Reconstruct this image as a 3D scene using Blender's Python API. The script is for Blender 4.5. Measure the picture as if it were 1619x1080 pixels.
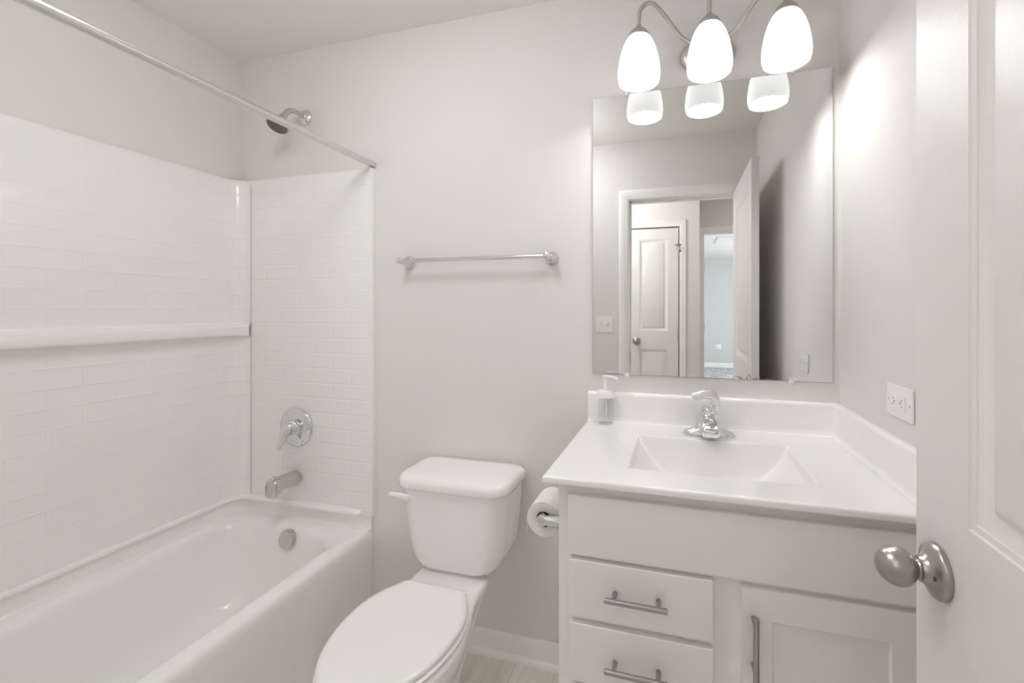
import bpy, bmesh, math, random
from mathutils import Vector, Matrix
random.seed(7)
PI = math.pi
sc = bpy.context.scene
for o in list(bpy.data.objects):
    bpy.data.objects.remove(o)
COL = sc.collection

# ------------------------------------------------------------------ camera
F_PX, CX, CY = 699.285, 870.0, 489.0
cam_d = bpy.data.cameras.new('camera')
cam_d.sensor_width = 36.0
cam_d.lens = F_PX * 36.0 / 1619.0
cam_d.shift_x = (809.5 - CX) / 1619.0
cam_d.shift_y = (CY - 540.0) / 1619.0
cam_d.clip_start = 0.02
cam = bpy.data.objects.new('camera', cam_d)
COL.objects.link(cam)
cam.location = (0, 0, 1.307)
cam.rotation_euler = (PI / 2, 0, 0.27857)
sc.camera = cam

# ------------------------------------------------------------------ view, world, lights
sc.view_settings.view_transform = 'Standard'
sc.view_settings.look = 'None'
sc.view_settings.gamma = 1.0
sc.view_settings.use_curve_mapping = False
sc.view_settings.exposure = 0.20
sc.cycles.max_bounces = 24
sc.cycles.diffuse_bounces = 20
sc.cycles.glossy_bounces = 6
sc.cycles.transmission_bounces = 8
sc.cycles.transparent_max_bounces = 24
sc.cycles.caustics_reflective = False
sc.cycles.caustics_refractive = False
sc.cycles.sample_clamp_indirect = 30.0

world = bpy.data.worlds.new('world')
world.use_nodes = True
world.node_tree.nodes['Background'].inputs['Color'].default_value = (0.85, 0.92, 1.0, 1)
world.node_tree.nodes['Background'].inputs['Strength'].default_value = 0.6
sc.world = world


def area_light(name, loc, rot, sx, sy, power, color):
    d = bpy.data.lights.new(name, 'AREA')
    d.shape = 'RECTANGLE'
    d.size, d.size_y, d.energy, d.color = sx, sy, power, color
    o = bpy.data.objects.new(name, d)
    o.location, o.rotation_euler = loc, rot
    COL.objects.link(o)
    return o


BULB = 84.0
SHADE = 0.52
WARM = (1.0, 0.995, 1.0)
# unseen fill light added below the ceiling to brighten the tub side
fill_d = bpy.data.lights.new('bath_fill_light', 'POINT')
fill_d.energy, fill_d.shadow_soft_size, fill_d.color = 6.7, 0.13, (0.97, 0.985, 1.0)
fill_o = bpy.data.objects.new('bath_fill_light', fill_d)
fill_o.location = (-0.78, 0.60, 2.27)
COL.objects.link(fill_o)
area_light('bath_fill_downlight', (-0.78, 0.60, 2.42), (0, 0, 0), 0.42, 0.42, 3.3, (0.97, 0.985, 1.0))  # second unseen fill, added to throw more light downwards
# unseen lights added in the hallway behind the camera, without fixtures
hall_d = bpy.data.lights.new('hall_added_light', 'POINT')
hall_d.energy, hall_d.shadow_soft_size, hall_d.color = 17.0, 0.12, (0.985, 0.99, 1.0)
hall_o = bpy.data.objects.new('hall_added_light', hall_d)
hall_o.location = (-0.86, -0.42, 2.15)
COL.objects.link(hall_o)
area_light('hall_added_light_far', (1.05, -0.9, 2.43), (0, 0, 0), 0.4, 0.4, 3.0, (1.0, 0.965, 0.92))
# unseen area light added as daylight in the bedroom; no window is built
area_light('bedroom_added_daylight', (2.98, -4.6, 1.4), (0, PI / 2, 0), 1.5, 2.6, 98.0, (0.93, 0.965, 1.0))


# ------------------------------------------------------------------ materials
def mat(name, color, rough=0.5, metal=0.0, spec=0.5, **kw):
    m = bpy.data.materials.new(name)
    m.use_nodes = True
    b = m.node_tree.nodes['Principled BSDF']
    b.inputs['Base Color'].default_value = (*color, 1)
    b.inputs['Roughness'].default_value = rough
    b.inputs['Metallic'].default_value = metal
    b.inputs['Specular IOR Level'].default_value = spec
    for k, v in kw.items():
        b.inputs[k.replace('_', ' ')].default_value = v
    return m


def nodes(m):
    return m.node_tree.nodes, m.node_tree.links, m.node_tree.nodes['Principled BSDF']


def noise_bump(m, scale, strength, dist=0.001, detail=2.0):
    n, l, b = nodes(m)
    tc = n.new('ShaderNodeTexCoord')
    t = n.new('ShaderNodeTexNoise')
    t.inputs['Scale'].default_value = scale
    t.inputs['Detail'].default_value = detail
    bp = n.new('ShaderNodeBump')
    bp.inputs['Strength'].default_value = strength
    bp.inputs['Distance'].default_value = dist
    l.new(tc.outputs['Object'], t.inputs['Vector'])
    l.new(t.outputs['Fac'], bp.inputs['Height'])
    l.new(bp.outputs['Normal'], b.inputs['Normal'])
    return m


M = {}
M['wall'] = noise_bump(mat('wall_paint', (0.755, 0.735, 0.715), 0.62, spec=0.3), 260, 0.12, 0.0008)
M['ceiling'] = mat('ceiling_paint', (0.82, 0.805, 0.785), 0.8, spec=0.2)
M['trim'] = mat('trim_paint', (0.86, 0.85, 0.835), 0.33)
M['door'] = noise_bump(mat('door_paint', (0.75, 0.735, 0.715), 0.36, spec=0.42), 240, 0.26, 0.0010)
M['cabinet'] = mat('cabinet_paint', (0.84, 0.825, 0.805), 0.38)
M['acrylic'] = mat('tub_acrylic', (0.87, 0.865, 0.85), 0.20, Coat_Weight=0.25, Coat_Roughness=0.06)
M['porcelain'] = mat('porcelain', (0.87, 0.86, 0.85), 0.11, Coat_Weight=0.3, Coat_Roughness=0.04)
M['seat'] = mat('toilet_seat_plastic', (0.87, 0.86, 0.85), 0.24)
M['marble'] = mat('cultured_marble', (0.87, 0.86, 0.85), 0.16, Coat_Weight=0.3, Coat_Roughness=0.05)
M['chrome'] = mat('chrome', (0.80, 0.80, 0.80), 0.06, 1.0)
M['satin'] = mat('satin_chrome', (0.66, 0.65, 0.63), 0.22, 1.0)
M['rod'] = mat('satin_rod', (0.72, 0.715, 0.70), 0.26, 1.0)
M['nickel'] = mat('brushed_nickel', (0.43, 0.40, 0.375), 0.28, 1.0)
M['fixture'] = mat('satin_nickel', (0.62, 0.60, 0.57), 0.36, 1.0)
M['pull'] = mat('pull_nickel', (0.42, 0.41, 0.40), 0.30, 1.0)
M['mirror'] = mat('mirror_silver', (0.90, 0.905, 0.895), 0.0, 1.0)
M['mirror_edge'] = mat('mirror_edge', (0.36, 0.37, 0.36), 0.15)
M['white_plastic'] = mat('white_plastic', (0.86, 0.85, 0.835), 0.30)
M['slot'] = mat('socket_slot', (0.08, 0.075, 0.07), 0.5)
M['rubber'] = mat('nozzle_rubber', (0.17, 0.16, 0.15), 0.6)
M['paper'] = noise_bump(mat('toilet_tissue', (0.84, 0.83, 0.82), 0.95, spec=0.1), 500, 0.25, 0.001)
M['card'] = mat('cardboard_core', (0.10, 0.095, 0.09), 0.9)
M['bedroom'] = mat('bedroom_paint', (0.62, 0.63, 0.63), 0.7, spec=0.2)
M['gap'] = mat('door_gap', (0.05, 0.05, 0.05), 0.9)


def brick_material():
    m = mat('tile_pattern_acrylic', (0.87, 0.865, 0.85), 0.16, Coat_Weight=0.3, Coat_Roughness=0.05)
    n, l, b = nodes(m)
    uv = n.new('ShaderNodeUVMap')
    br = n.new('ShaderNodeTexBrick')
    br.offset = 0.5
    br.inputs['Scale'].default_value = 1.0
    br.inputs['Brick Width'].default_value = 0.18
    br.inputs['Row Height'].default_value = 0.0635
    br.inputs['Mortar Size'].default_value = 0.0055
    br.inputs['Mortar Smooth'].default_value = 1.0
    inv = n.new('ShaderNodeMath')
    inv.operation = 'SUBTRACT'
    inv.inputs[0].default_value = 1.0
    bp = n.new('ShaderNodeBump')
    bp.inputs['Strength'].default_value = 0.34
    bp.inputs['Distance'].default_value = 0.0022
    l.new(uv.outputs['UV'], br.inputs['Vector'])
    l.new(br.outputs['Fac'], inv.inputs[1])
    l.new(inv.outputs[0], bp.inputs['Height'])
    l.new(bp.outputs['Normal'], b.inputs['Normal'])
    return m


M['tile'] = brick_material()


def floor_material():
    m = mat('vinyl_plank', (0.45, 0.42, 0.38), 0.38)
    n, l, b = nodes(m)
    tc = n.new('ShaderNodeTexCoord')
    mp = n.new('ShaderNodeMapping')
    mp.inputs['Rotation'].default_value = (0, 0, PI / 2)
    br = n.new('ShaderNodeTexBrick')
    br.inputs['Scale'].default_value = 1.0
    br.inputs['Brick Width'].default_value = 1.2
    br.inputs['Row Height'].default_value = 0.15
    br.inputs['Mortar Size'].default_value = 0.001
    br.inputs['Color1'].default_value = (0.76, 0.725, 0.68, 1)
    br.inputs['Color2'].default_value = (0.69, 0.655, 0.61, 1)
    br.inputs['Mortar'].default_value = (0.46, 0.43, 0.40, 1)
    mp2 = n.new('ShaderNodeMapping')
    mp2.inputs['Scale'].default_value = (14, 1.2, 1)
    ns = n.new('ShaderNodeTexNoise')
    ns.inputs['Scale'].default_value = 3.0
    ns.inputs['Detail'].default_value = 5.0
    rp = n.new('ShaderNodeMapRange')
    rp.inputs['To Min'].default_value = 0.8
    rp.inputs['To Max'].default_value = 1.18
    mx = n.new('ShaderNodeMix')
    mx.data_type = 'RGBA'
    mx.blend_type = 'MULTIPLY'
    mx.inputs['Factor'].default_value = 1.0
    l.new(tc.outputs['Object'], mp.inputs['Vector'])
    l.new(mp.outputs['Vector'], br.inputs['Vector'])
    l.new(tc.outputs['Object'], mp2.inputs['Vector'])
    l.new(mp2.outputs['Vector'], ns.inputs['Vector'])
    l.new(ns.outputs['Fac'], rp.inputs['Value'])
    l.new(br.outputs['Color'], mx.inputs['A'])
    l.new(rp.outputs['Result'], mx.inputs['B'])
    l.new(mx.outputs['Result'], b.inputs['Base Color'])
    return m


M['floor'] = floor_material()


def carpet_material():
    m = mat('grey_carpet', (0.34, 0.34, 0.35), 0.95, spec=0.1)
    n, l, b = nodes(m)
    tc = n.new('ShaderNodeTexCoord')
    ns = n.new('ShaderNodeTexNoise')
    ns.inputs['Scale'].default_value = 26.0
    ns.inputs['Detail'].default_value = 4.0
    cr = n.new('ShaderNodeValToRGB')
    cr.color_ramp.elements[0].position = 0.38
    cr.color_ramp.elements[0].color = (0.30, 0.30, 0.31, 1)
    cr.color_ramp.elements[1].position = 0.62
    cr.color_ramp.elements[1].color = (0.72, 0.72, 0.73, 1)
    l.new(tc.outputs['Object'], ns.inputs['Vector'])
    l.new(ns.outputs['Fac'], cr.inputs['Fac'])
    l.new(cr.outputs['Color'], b.inputs['Base Color'])
    return m


M['carpet'] = carpet_material()


def emission(name, color, strength):
    m = bpy.data.materials.new(name)
    m.use_nodes = True
    n, l = m.node_tree.nodes, m.node_tree.links
    n.remove(n['Principled BSDF'])
    e = n.new('ShaderNodeEmission')
    e.inputs['Color'].default_value = (*color, 1)
    e.inputs['Strength'].default_value = strength
    l.new(e.outputs[0], n['Material Output'].inputs['Surface'])
    return m


M['bulb'] = emission('lit_bulb', WARM, BULB)


def shade_material():
    m = bpy.data.materials.new('frosted_glass_shade')
    m.use_nodes = True
    n, l = m.node_tree.nodes, m.node_tree.links
    n.remove(n['Principled BSDF'])
    tr = n.new('ShaderNodeBsdfTranslucent')
    tr.inputs['Color'].default_value = (0.018, 0.018, 0.018, 1)
    df = n.new('ShaderNodeBsdfDiffuse')
    df.inputs['Color'].default_value = (0.80, 0.795, 0.785, 1)
    ad = n.new('ShaderNodeAddShader')
    gl = n.new('ShaderNodeBsdfGlossy')
    gl.inputs['Roughness'].default_value = 0.15
    gl.inputs['Color'].default_value = (0.04, 0.04, 0.04, 1)
    ad2 = n.new('ShaderNodeAddShader')
    e = n.new('ShaderNodeEmission')
    e.inputs['Color'].default_value = (*WARM, 1)
    e.inputs['Strength'].default_value = SHADE
    ad3 = n.new('ShaderNodeAddShader')
    l.new(tr.outputs[0], ad.inputs[0]); l.new(df.outputs[0], ad.inputs[1])
    l.new(ad.outputs[0], ad2.inputs[0]); l.new(gl.outputs[0], ad2.inputs[1])
    l.new(ad2.outputs[0], ad3.inputs[0]); l.new(e.outputs[0], ad3.inputs[1])
    l.new(ad3.outputs[0], n['Material Output'].inputs['Surface'])
    return m


M['shade'] = shade_material()


def clear_plastic():
    m = bpy.data.materials.new('clear_plastic')
    m.use_nodes = True
    n, l = m.node_tree.nodes, m.node_tree.links
    n.remove(n['Principled BSDF'])
    t = n.new('ShaderNodeBsdfTransparent')
    t.inputs['Color'].default_value = (0.985, 0.988, 0.985, 1)
    g = n.new('ShaderNodeBsdfGlossy')
    g.inputs['Roughness'].default_value = 0.05
    lw = n.new('ShaderNodeLayerWeight')
    lw.inputs['Blend'].default_value = 0.35
    pw = n.new('ShaderNodeMath')
    pw.operation = 'POWER'
    pw.inputs[1].default_value = 3.0
    l.new(lw.outputs['Facing'], pw.inputs[0])
    fr = n.new('ShaderNodeMapRange')
    fr.inputs['To Min'].default_value = 0.04
    fr.inputs['To Max'].default_value = 0.55
    l.new(pw.outputs[0], fr.inputs['Value'])
    mx = n.new('ShaderNodeMixShader')
    l.new(fr.outputs[0], mx.inputs[0]); l.new(t.outputs[0], mx.inputs[1]); l.new(g.outputs[0], mx.inputs[2])
    l.new(mx.outputs[0], n['Material Output'].inputs['Surface'])
    return m


M['clear'] = clear_plastic()
M['clip'] = mat('frosted_clip_plastic', (0.78, 0.78, 0.77), 0.2)

# ------------------------------------------------------------------ mesh helpers
WORLD = {}


def obj(name, bm, m, parent=None, sharp=35, smooth=True):
    """link a bmesh given in room coordinates as ONE mesh object"""
    bmesh.ops.recalc_face_normals(bm, faces=bm.faces[:])
    me = bpy.data.meshes.new(name)
    if parent is not None:
        off = WORLD[parent.name]
    else:
        lo = [min(v.co[i] for v in bm.verts) for i in range(3)]
        hi = [max(v.co[i] for v in bm.verts) for i in range(3)]
        off = Vector(((lo[0] + hi[0]) / 2, (lo[1] + hi[1]) / 2, lo[2]))
    bmesh.ops.translate(bm, vec=-off, verts=bm.verts[:])
    bm.to_mesh(me)
    bm.free()
    if smooth:
        for p in me.polygons:
            p.use_smooth = True
        me.set_sharp_from_angle(angle=math.radians(sharp))
    if m is not None:
        me.materials.append(m)
    o = bpy.data.objects.new(name, me)
    COL.objects.link(o)
    if parent is not None:
        o.parent = parent
    else:
        o.location = off
    WORLD[o.name] = Vector(off)
    return o


def tag(o, label=None, cat=None, group=None, kind=None):
    if label: o['label'] = label
    if cat: o['category'] = cat
    if group: o['group'] = group
    if kind: o['kind'] = kind
    return o


def thing(name, label, cat, loc, group=None):
    o = bpy.data.objects.new(name, None)
    o.empty_display_size = 0.05
    COL.objects.link(o)
    o.location = loc
    WORLD[o.name] = Vector(loc)
    return tag(o, label, cat, group)


def B():
    return bmesh.new()


def add_box(bm, x0, x1, y0, y1, z0, z1, bev=0.0, seg=2):
    r = bmesh.ops.create_cube(bm, size=1.0)
    vs = r['verts']
    for v in vs:
        v.co = Vector(((x0 + x1) / 2 + v.co.x * (x1 - x0), (y0 + y1) / 2 + v.co.y * (y1 - y0), (z0 + z1) / 2 + v.co.z * (z1 - z0)))
    if bev > 0:
        es = set()
        for v in vs:
            es.update(v.link_edges)
        bmesh.ops.bevel(bm, geom=list(es), offset=bev, segments=seg, affect='EDGES', profile=0.6)
    return bm


def box(x0, x1, y0, y1, z0, z1, bev=0.0, seg=2):
    return add_box(B(), x0, x1, y0, y1, z0, z1, bev, seg)


def bridge(bm, rings, closed=True, cap0=True, cap1=True):
    vr = [[bm.verts.new(p) for p in r] for r in rings]
    n = len(vr[0])
    for a, b in zip(vr, vr[1:]):
        for i in range(n if closed else n - 1):
            j = (i + 1) % n
            try:
                bm.faces.new((a[i], a[j], b[j], b[i]))
            except ValueError:
                pass
    if closed and cap0: bm.faces.new(list(reversed(vr[0])))
    if closed and cap1: bm.faces.new(vr[-1])
    return vr


def frame_for(d):
    d = d.normalized()
    up = Vector((0, 0, 1)) if abs(d.z) < 0.9 else Vector((0, 1, 0))
    a = d.cross(up).normalized()
    return a, a.cross(d).normalized()


def add_lathe(bm, c, axis, prof, n=32, cap0=True, cap1=True):
    """prof: list of (distance along axis, radius)"""
    axis = Vector(axis).normalized()
    a, b = frame_for(axis)
    c = Vector(c)
    rings = []
    for h, r in prof:
        r = max(r, 1e-5)
        rings.append([c + axis * h + (a * math.cos(2 * PI * i / n) + b * math.sin(2 * PI * i / n)) * r for i in range(n)])
    bridge(bm, rings, True, cap0, cap1)
    return bm


def lathe(c, axis, prof, n=32, cap0=True, cap1=True):
    return add_lathe(B(), c, axis, prof, n, cap0, cap1)


def smooth_path(pts, k=8):
    pts = [Vector(p) for p in pts]
    out = []
    for i in range(len(pts) - 1):
        p0 = pts[max(i - 1, 0)]; p1 = pts[i]; p2 = pts[i + 1]; p3 = pts[min(i + 2, len(pts) - 1)]
        for s in range(k):
            t = s / k
            out.append(0.5 * ((2 * p1) + (p2 - p0) * t + (2 * p0 - 5 * p1 + 4 * p2 - p3) * t * t + (3 * p1 - p0 - 3 * p2 + p3) * t ** 3))
    out.append(pts[-1])
    return out


def add_tube(bm, pts, rad, n=16, flat=(1.0, 1.0), up=None):
    """swept ellipse; rad is a number or one per point; flat scales the two axes"""
    pts = [Vector(p) for p in pts]
    rads = rad if isinstance(rad, (list, tuple)) else [rad] * len(pts)
    rings, pa = [], None
    for i, p in enumerate(pts):
        d = (pts[min(i + 1, len(pts) - 1)] - pts[max(i - 1, 0)]).normalized()
        if pa is None:
            if up is not None:
                pa = d.cross(Vector(up)).normalized()
            else:
                pa = frame_for(d)[0]
        a = (pa - d * pa.dot(d)).normalized()
        pa = a
        b = a.cross(d)
        r = rads[i]
        ra, rb = (r if isinstance(r, (tuple, list)) else (r * flat[0], r * flat[1]))
        rings.append([p + a * ra * math.cos(2 * PI * k / n) + b * rb * math.sin(2 * PI * k / n) for k in range(n)])
    bridge(bm, rings)
    return bm


def tube(pts, rad, n=16, flat=(1.0, 1.0), up=None):
    return add_tube(B(), pts, rad, n, flat, up)


def rrect(x0, x1, y0, y1, r, z, n=8, rs=None):
    """rounded rectangle ring; rs = radii for corners (+x+y, -x+y, -x-y, +x-y)"""
    rs = rs or (r, r, r, r)
    out = []
    for k, (cx, cy, a0) in enumerate(((x1, y1, 0), (x0, y1, PI / 2), (x0, y0, PI), (x1, y0, 1.5 * PI))):
        q = max(rs[k], 1e-4)
        ox = cx - q if k in (0, 3) else cx + q
        oy = cy - q if k in (0, 1) else cy + q
        for i in range(n + 1):
            a = a0 + (PI / 2) * i / n
            out.append(Vector((ox + q * math.cos(a), oy + q * math.sin(a), z)))
    return out


def add_panel_slab(bm, to, w, h, t, panels, prof, both=True, edge=0.0015):
    """slab with inset panels. to(a, b, d) -> room point; a in 0..w, b in 0..h, d depth (0 = front face, t = back)"""
    xs = sorted({0.0, w, *[p[0] for p in panels], *[p[1] for p in panels]})
    zs = sorted({0.0, h, *[p[2] for p in panels], *[p[3] for p in panels]})
    cache = {}

    def V(a, b, d):
        if a in (0.0, w) or b in (0.0, h):
            if d <= 0: pass
        k = (round(a, 5), round(b, 5), round(d, 5))
        if k not in cache:
            cache[k] = bm.verts.new(to(*k))
        return cache[k]

    for side in ((0, 1) if both else (0,)):
        dd = (lambda e: e) if side == 0 else (lambda e: t - e)
        for i in range(len(xs) - 1):
            for j in range(len(zs) - 1):
                x0, x1, z0, z1 = xs[i], xs[i + 1], zs[j], zs[j + 1]
                isp = any(abs(x0 - p[0]) < 1e-6 and abs(x1 - p[1]) < 1e-6 and abs(z0 - p[2]) < 1e-6 and abs(z1 - p[3]) < 1e-6 for p in panels)
                if not isp:
                    bm.faces.new([V(x0, z0, dd(0)), V(x1, z0, dd(0)), V(x1, z1, dd(0)), V(x0, z1, dd(0))])
                else:
                    prev = None
                    for ins, dep in prof:
                        ring = [V(x0 + ins, z0 + ins, dd(dep)), V(x1 - ins, z0 + ins, dd(dep)), V(x1 - ins, z1 - ins, dd(dep)), V(x0 + ins, z1 - ins, dd(dep))]
                        if prev:
                            for q in range(4):
                                bm.faces.new([prev[q], prev[(q + 1) % 4], ring[(q + 1) % 4], ring[q]])
                        prev = ring
                    bm.faces.new(prev)
    if not both:
        bm.faces.new([V(0, 0, t), V(w, 0, t), V(w, h, t), V(0, h, t)])
    nx, nz = len(xs), len(zs)
    bxs = xs if both else [0.0, w]
    bzs = zs if both else [0.0, h]
    bm.faces.new([V(a, 0, 0) for a in xs] + [V(a, 0, t) for a in reversed(bxs)])
    bm.faces.new([V(a, h, 0) for a in xs] + [V(a, h, t) for a in reversed(bxs)])
    bm.faces.new([V(0, b, 0) for b in zs] + [V(0, b, t) for b in reversed(bzs)])
    bm.faces.new([V(w, b, 0) for b in zs] + [V(w, b, t) for b in reversed(bzs)])
    return bm


def quads(bm, rows):
    vr = [[bm.verts.new(p) for p in r] for r in rows]
    for a, b in zip(vr, vr[1:]):
        for i in range(len(a) - 1):
            bm.faces.new((a[i], a[i + 1], b[i + 1], b[i]))
    return vr


def lower_body(o):
    return o


def struct(name, bm, m, label, cat, parent=None, **kw):
    o = obj(name, bm, m, parent, **kw)
    o['kind'] = 'structure'
    if parent is None: tag(o, label, cat)
    return o


# ------------------------------------------------------------------ room constants
YB = 1.56            # back wall
XL, XR = -1.92, 0.483
YF0, YF1 = -0.04, 0.075     # wall with the doorway (hall face, bathroom face)
H = 2.438
DX0, DX1 = -0.311, 0.385    # doorway opening
DH = 2.045
T = 0.12

# ------------------------------------------------------------------ structure
struct('floor', box(XL - T, XR + T, YF0, YB + T, -0.05, 0.0), M['floor'], 'pale grey brown wood-look plank floor of the bathroom', 'floor', smooth=False)
struct('ceiling', box(XL - T, XR + T, YF0, YB + T, H, H + 0.06), M['ceiling'], 'plain off-white bathroom ceiling', 'ceiling', smooth=False)
struct('wall_back', box(XL - T, XR + T, YB, YB + T, 0, H), M['wall'], 'pale warm grey painted wall behind the toilet and mirror', 'wall', smooth=False)
struct('wall_left', box(XL - T, XL, YF1, YB, 0, H), M['wall'], 'off-white painted wall above the tub surround at the left', 'wall', smooth=False)
struct('wall_right', box(XR, XR + T, YF0, YB, 0, H), M['wall'], 'pale painted wall with the outlet right of the vanity', 'wall', smooth=False)
bm = B()
add_box(bm, XL - T, DX0 - 0.018, YF0, YF1, 0, H)
add_box(bm, DX1 + 0.018, XR, YF0, YF1, 0, H)
add_box(bm, DX0 - 0.018, DX1 + 0.018, YF0, YF1, DH + 0.018, H)
struct('wall_front', bm, M['wall'], 'painted wall around the doorway, seen in the mirror', 'wall', smooth=False)

# door lining and casings
bm = B()
add_box(bm, DX0 - 0.018, DX0, YF0, YF1, 0, DH, 0.001)
add_box(bm, DX1, DX1 + 0.018, YF0, YF1, 0, DH, 0.001)
add_box(bm, DX0 - 0.018, DX1 + 0.018, YF0, YF1, DH, DH + 0.018, 0.001)
add_box(bm, DX0, DX0 + 0.011, YF0 + 0.03, YF1 - 0.04, 0, DH, 0.001)
add_box(bm, DX1 - 0.011, DX1, YF0 + 0.03, YF1 - 0.04, 0, DH, 0.001)
add_box(bm, DX0, DX1, YF0 + 0.03, YF1 - 0.04, DH - 0.011, DH, 0.001)
trim1 = struct('trim_1', bm, M['trim'], 'white door lining of the bathroom doorway, seen in the mirror', 'door frame')


def casing(bm, x0, x1, zt, yface, sgn, w=0.062, x1_open=True):
    """stepped casing on three sides; sgn = direction it stands off the wall"""
    prof = [(0.0, 0.0), (0.0, 0.009), (0.012, 0.011), (0.020, 0.014), (w - 0.012, 0.017), (w - 0.004, 0.014), (w, 0.010), (w, 0.0)]
    rings = []
    for (cx, cz, dx, dz) in ((x0, 0.0, -1, 0), (x0, zt, -1, 1), (x1, zt, 1, 1), (x1, 0.0, 1, 0)):
        rings.append([Vector((cx + dx * p, yface + sgn * d, cz + dz * p)) for p, d in prof])
    bridge(bm, rings)
    return bm


struct('trim_2', casing(B(), DX0 + 0.004 - 0.010, DX1 + 0.006, DH + 0.006, YF1, 1), M['trim'], 'white casing around the bathroom doorway, seen in the mirror', 'door casing')
struct('trim_3', casing(B(), DX0 - 0.006, DX1 + 0.006, DH + 0.006, YF0, -1), M['trim'], 'white casing on the hall side of the bathroom doorway', 'door casing')

strike = obj('strike_plate', box(DX0 + 0.0005, DX0 + 0.003, 0.040, 0.068, 0.955, 1.012, 0.001), M['nickel'], trim1)
tag(strike, 'dark latch plate on the door lining')


def base_run(bm, p0, p1, nrm, h=0.087, shoe=True):
    p0, p1, nrm = Vector((*p0, 0)), Vector((*p1, 0)), Vector((*nrm, 0))
    prof = [(0, 0), (0.012, 0), (0.012, h - 0.026), (0.010, h - 0.020), (0.010, h - 0.012), (0.005, h - 0.003), (0.004, h), (0, h)]
    bridge(bm, [[q + nrm * d + Vector((0, 0, z)) for d, z in prof] for q in (p0, p1)])
    if shoe:
        sp = [(0.012, 0), (0.027, 0), (0.0265, 0.007), (0.024, 0.013), (0.019, 0.0175), (0.012, 0.019)]
        bridge(bm, [[q + nrm * d + Vector((0, 0, z)) for d, z in sp] for q in (p0, p1)])
    return bm


struct('baseboard_back', base_run(B(), (-1.203, YB), (-0.271, YB), (0, -1)), M['trim'], 'white baseboard along the back wall beside the toilet', 'baseboard')
struct('baseboard_front', base_run(B(), (-1.203, YF1), (-0.385, YF1), (0, 1)), M['trim'], 'white baseboard along the wall left of the doorway', 'baseboard')
struct('baseboard_right', base_run(B(), (XR, 0.17), (XR, 1.02), (-1, 0)), M['trim'], 'white baseboard along the right wall behind the open door', 'baseboard')

# hallway and bedroom behind the camera, seen in the mirror
HY = -0.966
struct('floor_hall', box(-1.8, 2.3, -1.45, YF0, -0.05, 0.0), M['carpet'], 'grey carpet of the hallway', 'floor', smooth=False)
struct('ceiling_hall', box(-1.8, 2.3, -1.45, YF0, H, H + 0.06), M['ceiling'], 'off-white hallway ceiling', 'ceiling', smooth=False)
CX0, CX1, CH = -0.414, 0.016, 2.035      # closet door opening
bm = B()
add_box(bm, -1.8, CX0 - 0.012, HY - T, HY, 0, H)
add_box(bm, CX1 + 0.012, 0.192, HY - T, HY, 0, H)
add_box(bm, CX0 - 0.012, CX1 + 0.012, HY - T, HY, CH + 0.012, H)
add_box(bm, CX0 - 0.012, CX1 + 0.012, HY - T, HY - 0.06, 0, CH + 0.012)
add_box(bm, 0.192 - T, 0.192, -1.43, HY - T, 0, H)
struct('wall_hall', bm, M['wall'], 'hallway wall around the narrow closet door, seen in the mirror', 'wall', smooth=False)
struct('wall_hall_left', box(-1.8 - T, -1.8, -1.2, YF0, 0, H), M['wall'], 'end wall of the hallway', 'wall', smooth=False)
struct('wall_hall_right', box(2.3, 2.3 + T, -1.43, YF0, 0, H), M['wall'], 'other end wall of the hallway', 'wall', smooth=False)
struct('wall_hall_near', box(XR + T, 2.3, YF0 - 0.0, YF0 + T, 0, H), M['wall'], 'hallway wall beside the bathroom', 'wall', smooth=False)
OX0, OX1 = 0.256, 1.02
bm = B()
add_box(bm, 0.192 - T, OX0 - 0.016, -1.55, -1.43, 0, H)
add_box(bm, OX1 + 0.016, 2.3 + T, -1.55, -1.43, 0, H)
add_box(bm, OX0 - 0.016, OX1 + 0.016, -1.55, -1.43, DH + 0.016, H)
struct('wall_hall_far', bm, M['wall'], 'far hallway wall around the bedroom opening, seen in the mirror', 'wall', smooth=False)
bm = B()
add_box(bm, OX0 - 0.016, OX0, -1.55, -1.43, 0, DH, 0.001)
add_box(bm, OX1, OX1 + 0.016, -1.55, -1.43, 0, DH, 0.001)
add_box(bm, OX0 - 0.016, OX1 + 0.016, -1.55, -1.43, DH, DH + 0.016, 0.001)
trim4 = struct('trim_4', bm, M['trim'], 'white lining of the bedroom opening, seen in the mirror', 'door frame')
for z in (1.72, 1.13, 0.28):
    tag(obj('hinge', box(OX0, OX0 + 0.004, -1.475, -1.437, z - 0.045, z + 0.045, 0.001), M['nickel'], trim4), 'metal hinge leaf')
struct('trim_5', casing(B(), OX0 - 0.006, OX1 + 0.006, DH + 0.006, -1.43, 1, w=0.055), M['trim'], 'white casing of the bedroom opening, seen in the mirror', 'door casing')
struct('trim_6', casing(B(), CX0 - 0.006, CX1 + 0.006, CH + 0.006, HY, 1, w=0.058), M['trim'], 'white casing around the narrow closet door in the mirror', 'door casing')
struct('floor_bedroom', box(-0.9, 3.0, -7.5, -1.45, -0.05, 0.0), M['carpet'], 'speckled grey carpet of the bedroom, seen in the mirror', 'floor', smooth=False)
struct('ceiling_bedroom', box(-0.9, 3.0, -7.5, -1.55, H, H + 0.06), M['ceiling'], 'bedroom ceiling with the air vent, seen in the mirror', 'ceiling', smooth=False)
struct('wall_bedroom_far', box(-0.9, 3.0, -7.5 - T, -7.5, 0, H), M['bedroom'], 'pale cool grey far wall of the bedroom, seen in the mirror', 'wall', smooth=False)
struct('wall_bedroom_left', box(-0.9 - T, -0.9, -7.5, -1.55, 0, H), M['bedroom'], 'left wall of the bedroom', 'wall', smooth=False)
struct('wall_bedroom_right', box(3.0, 3.0 + T, -7.5, -1.55, 0, H), M['bedroom'], 'right wall of the bedroom', 'wall', smooth=False)
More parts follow.
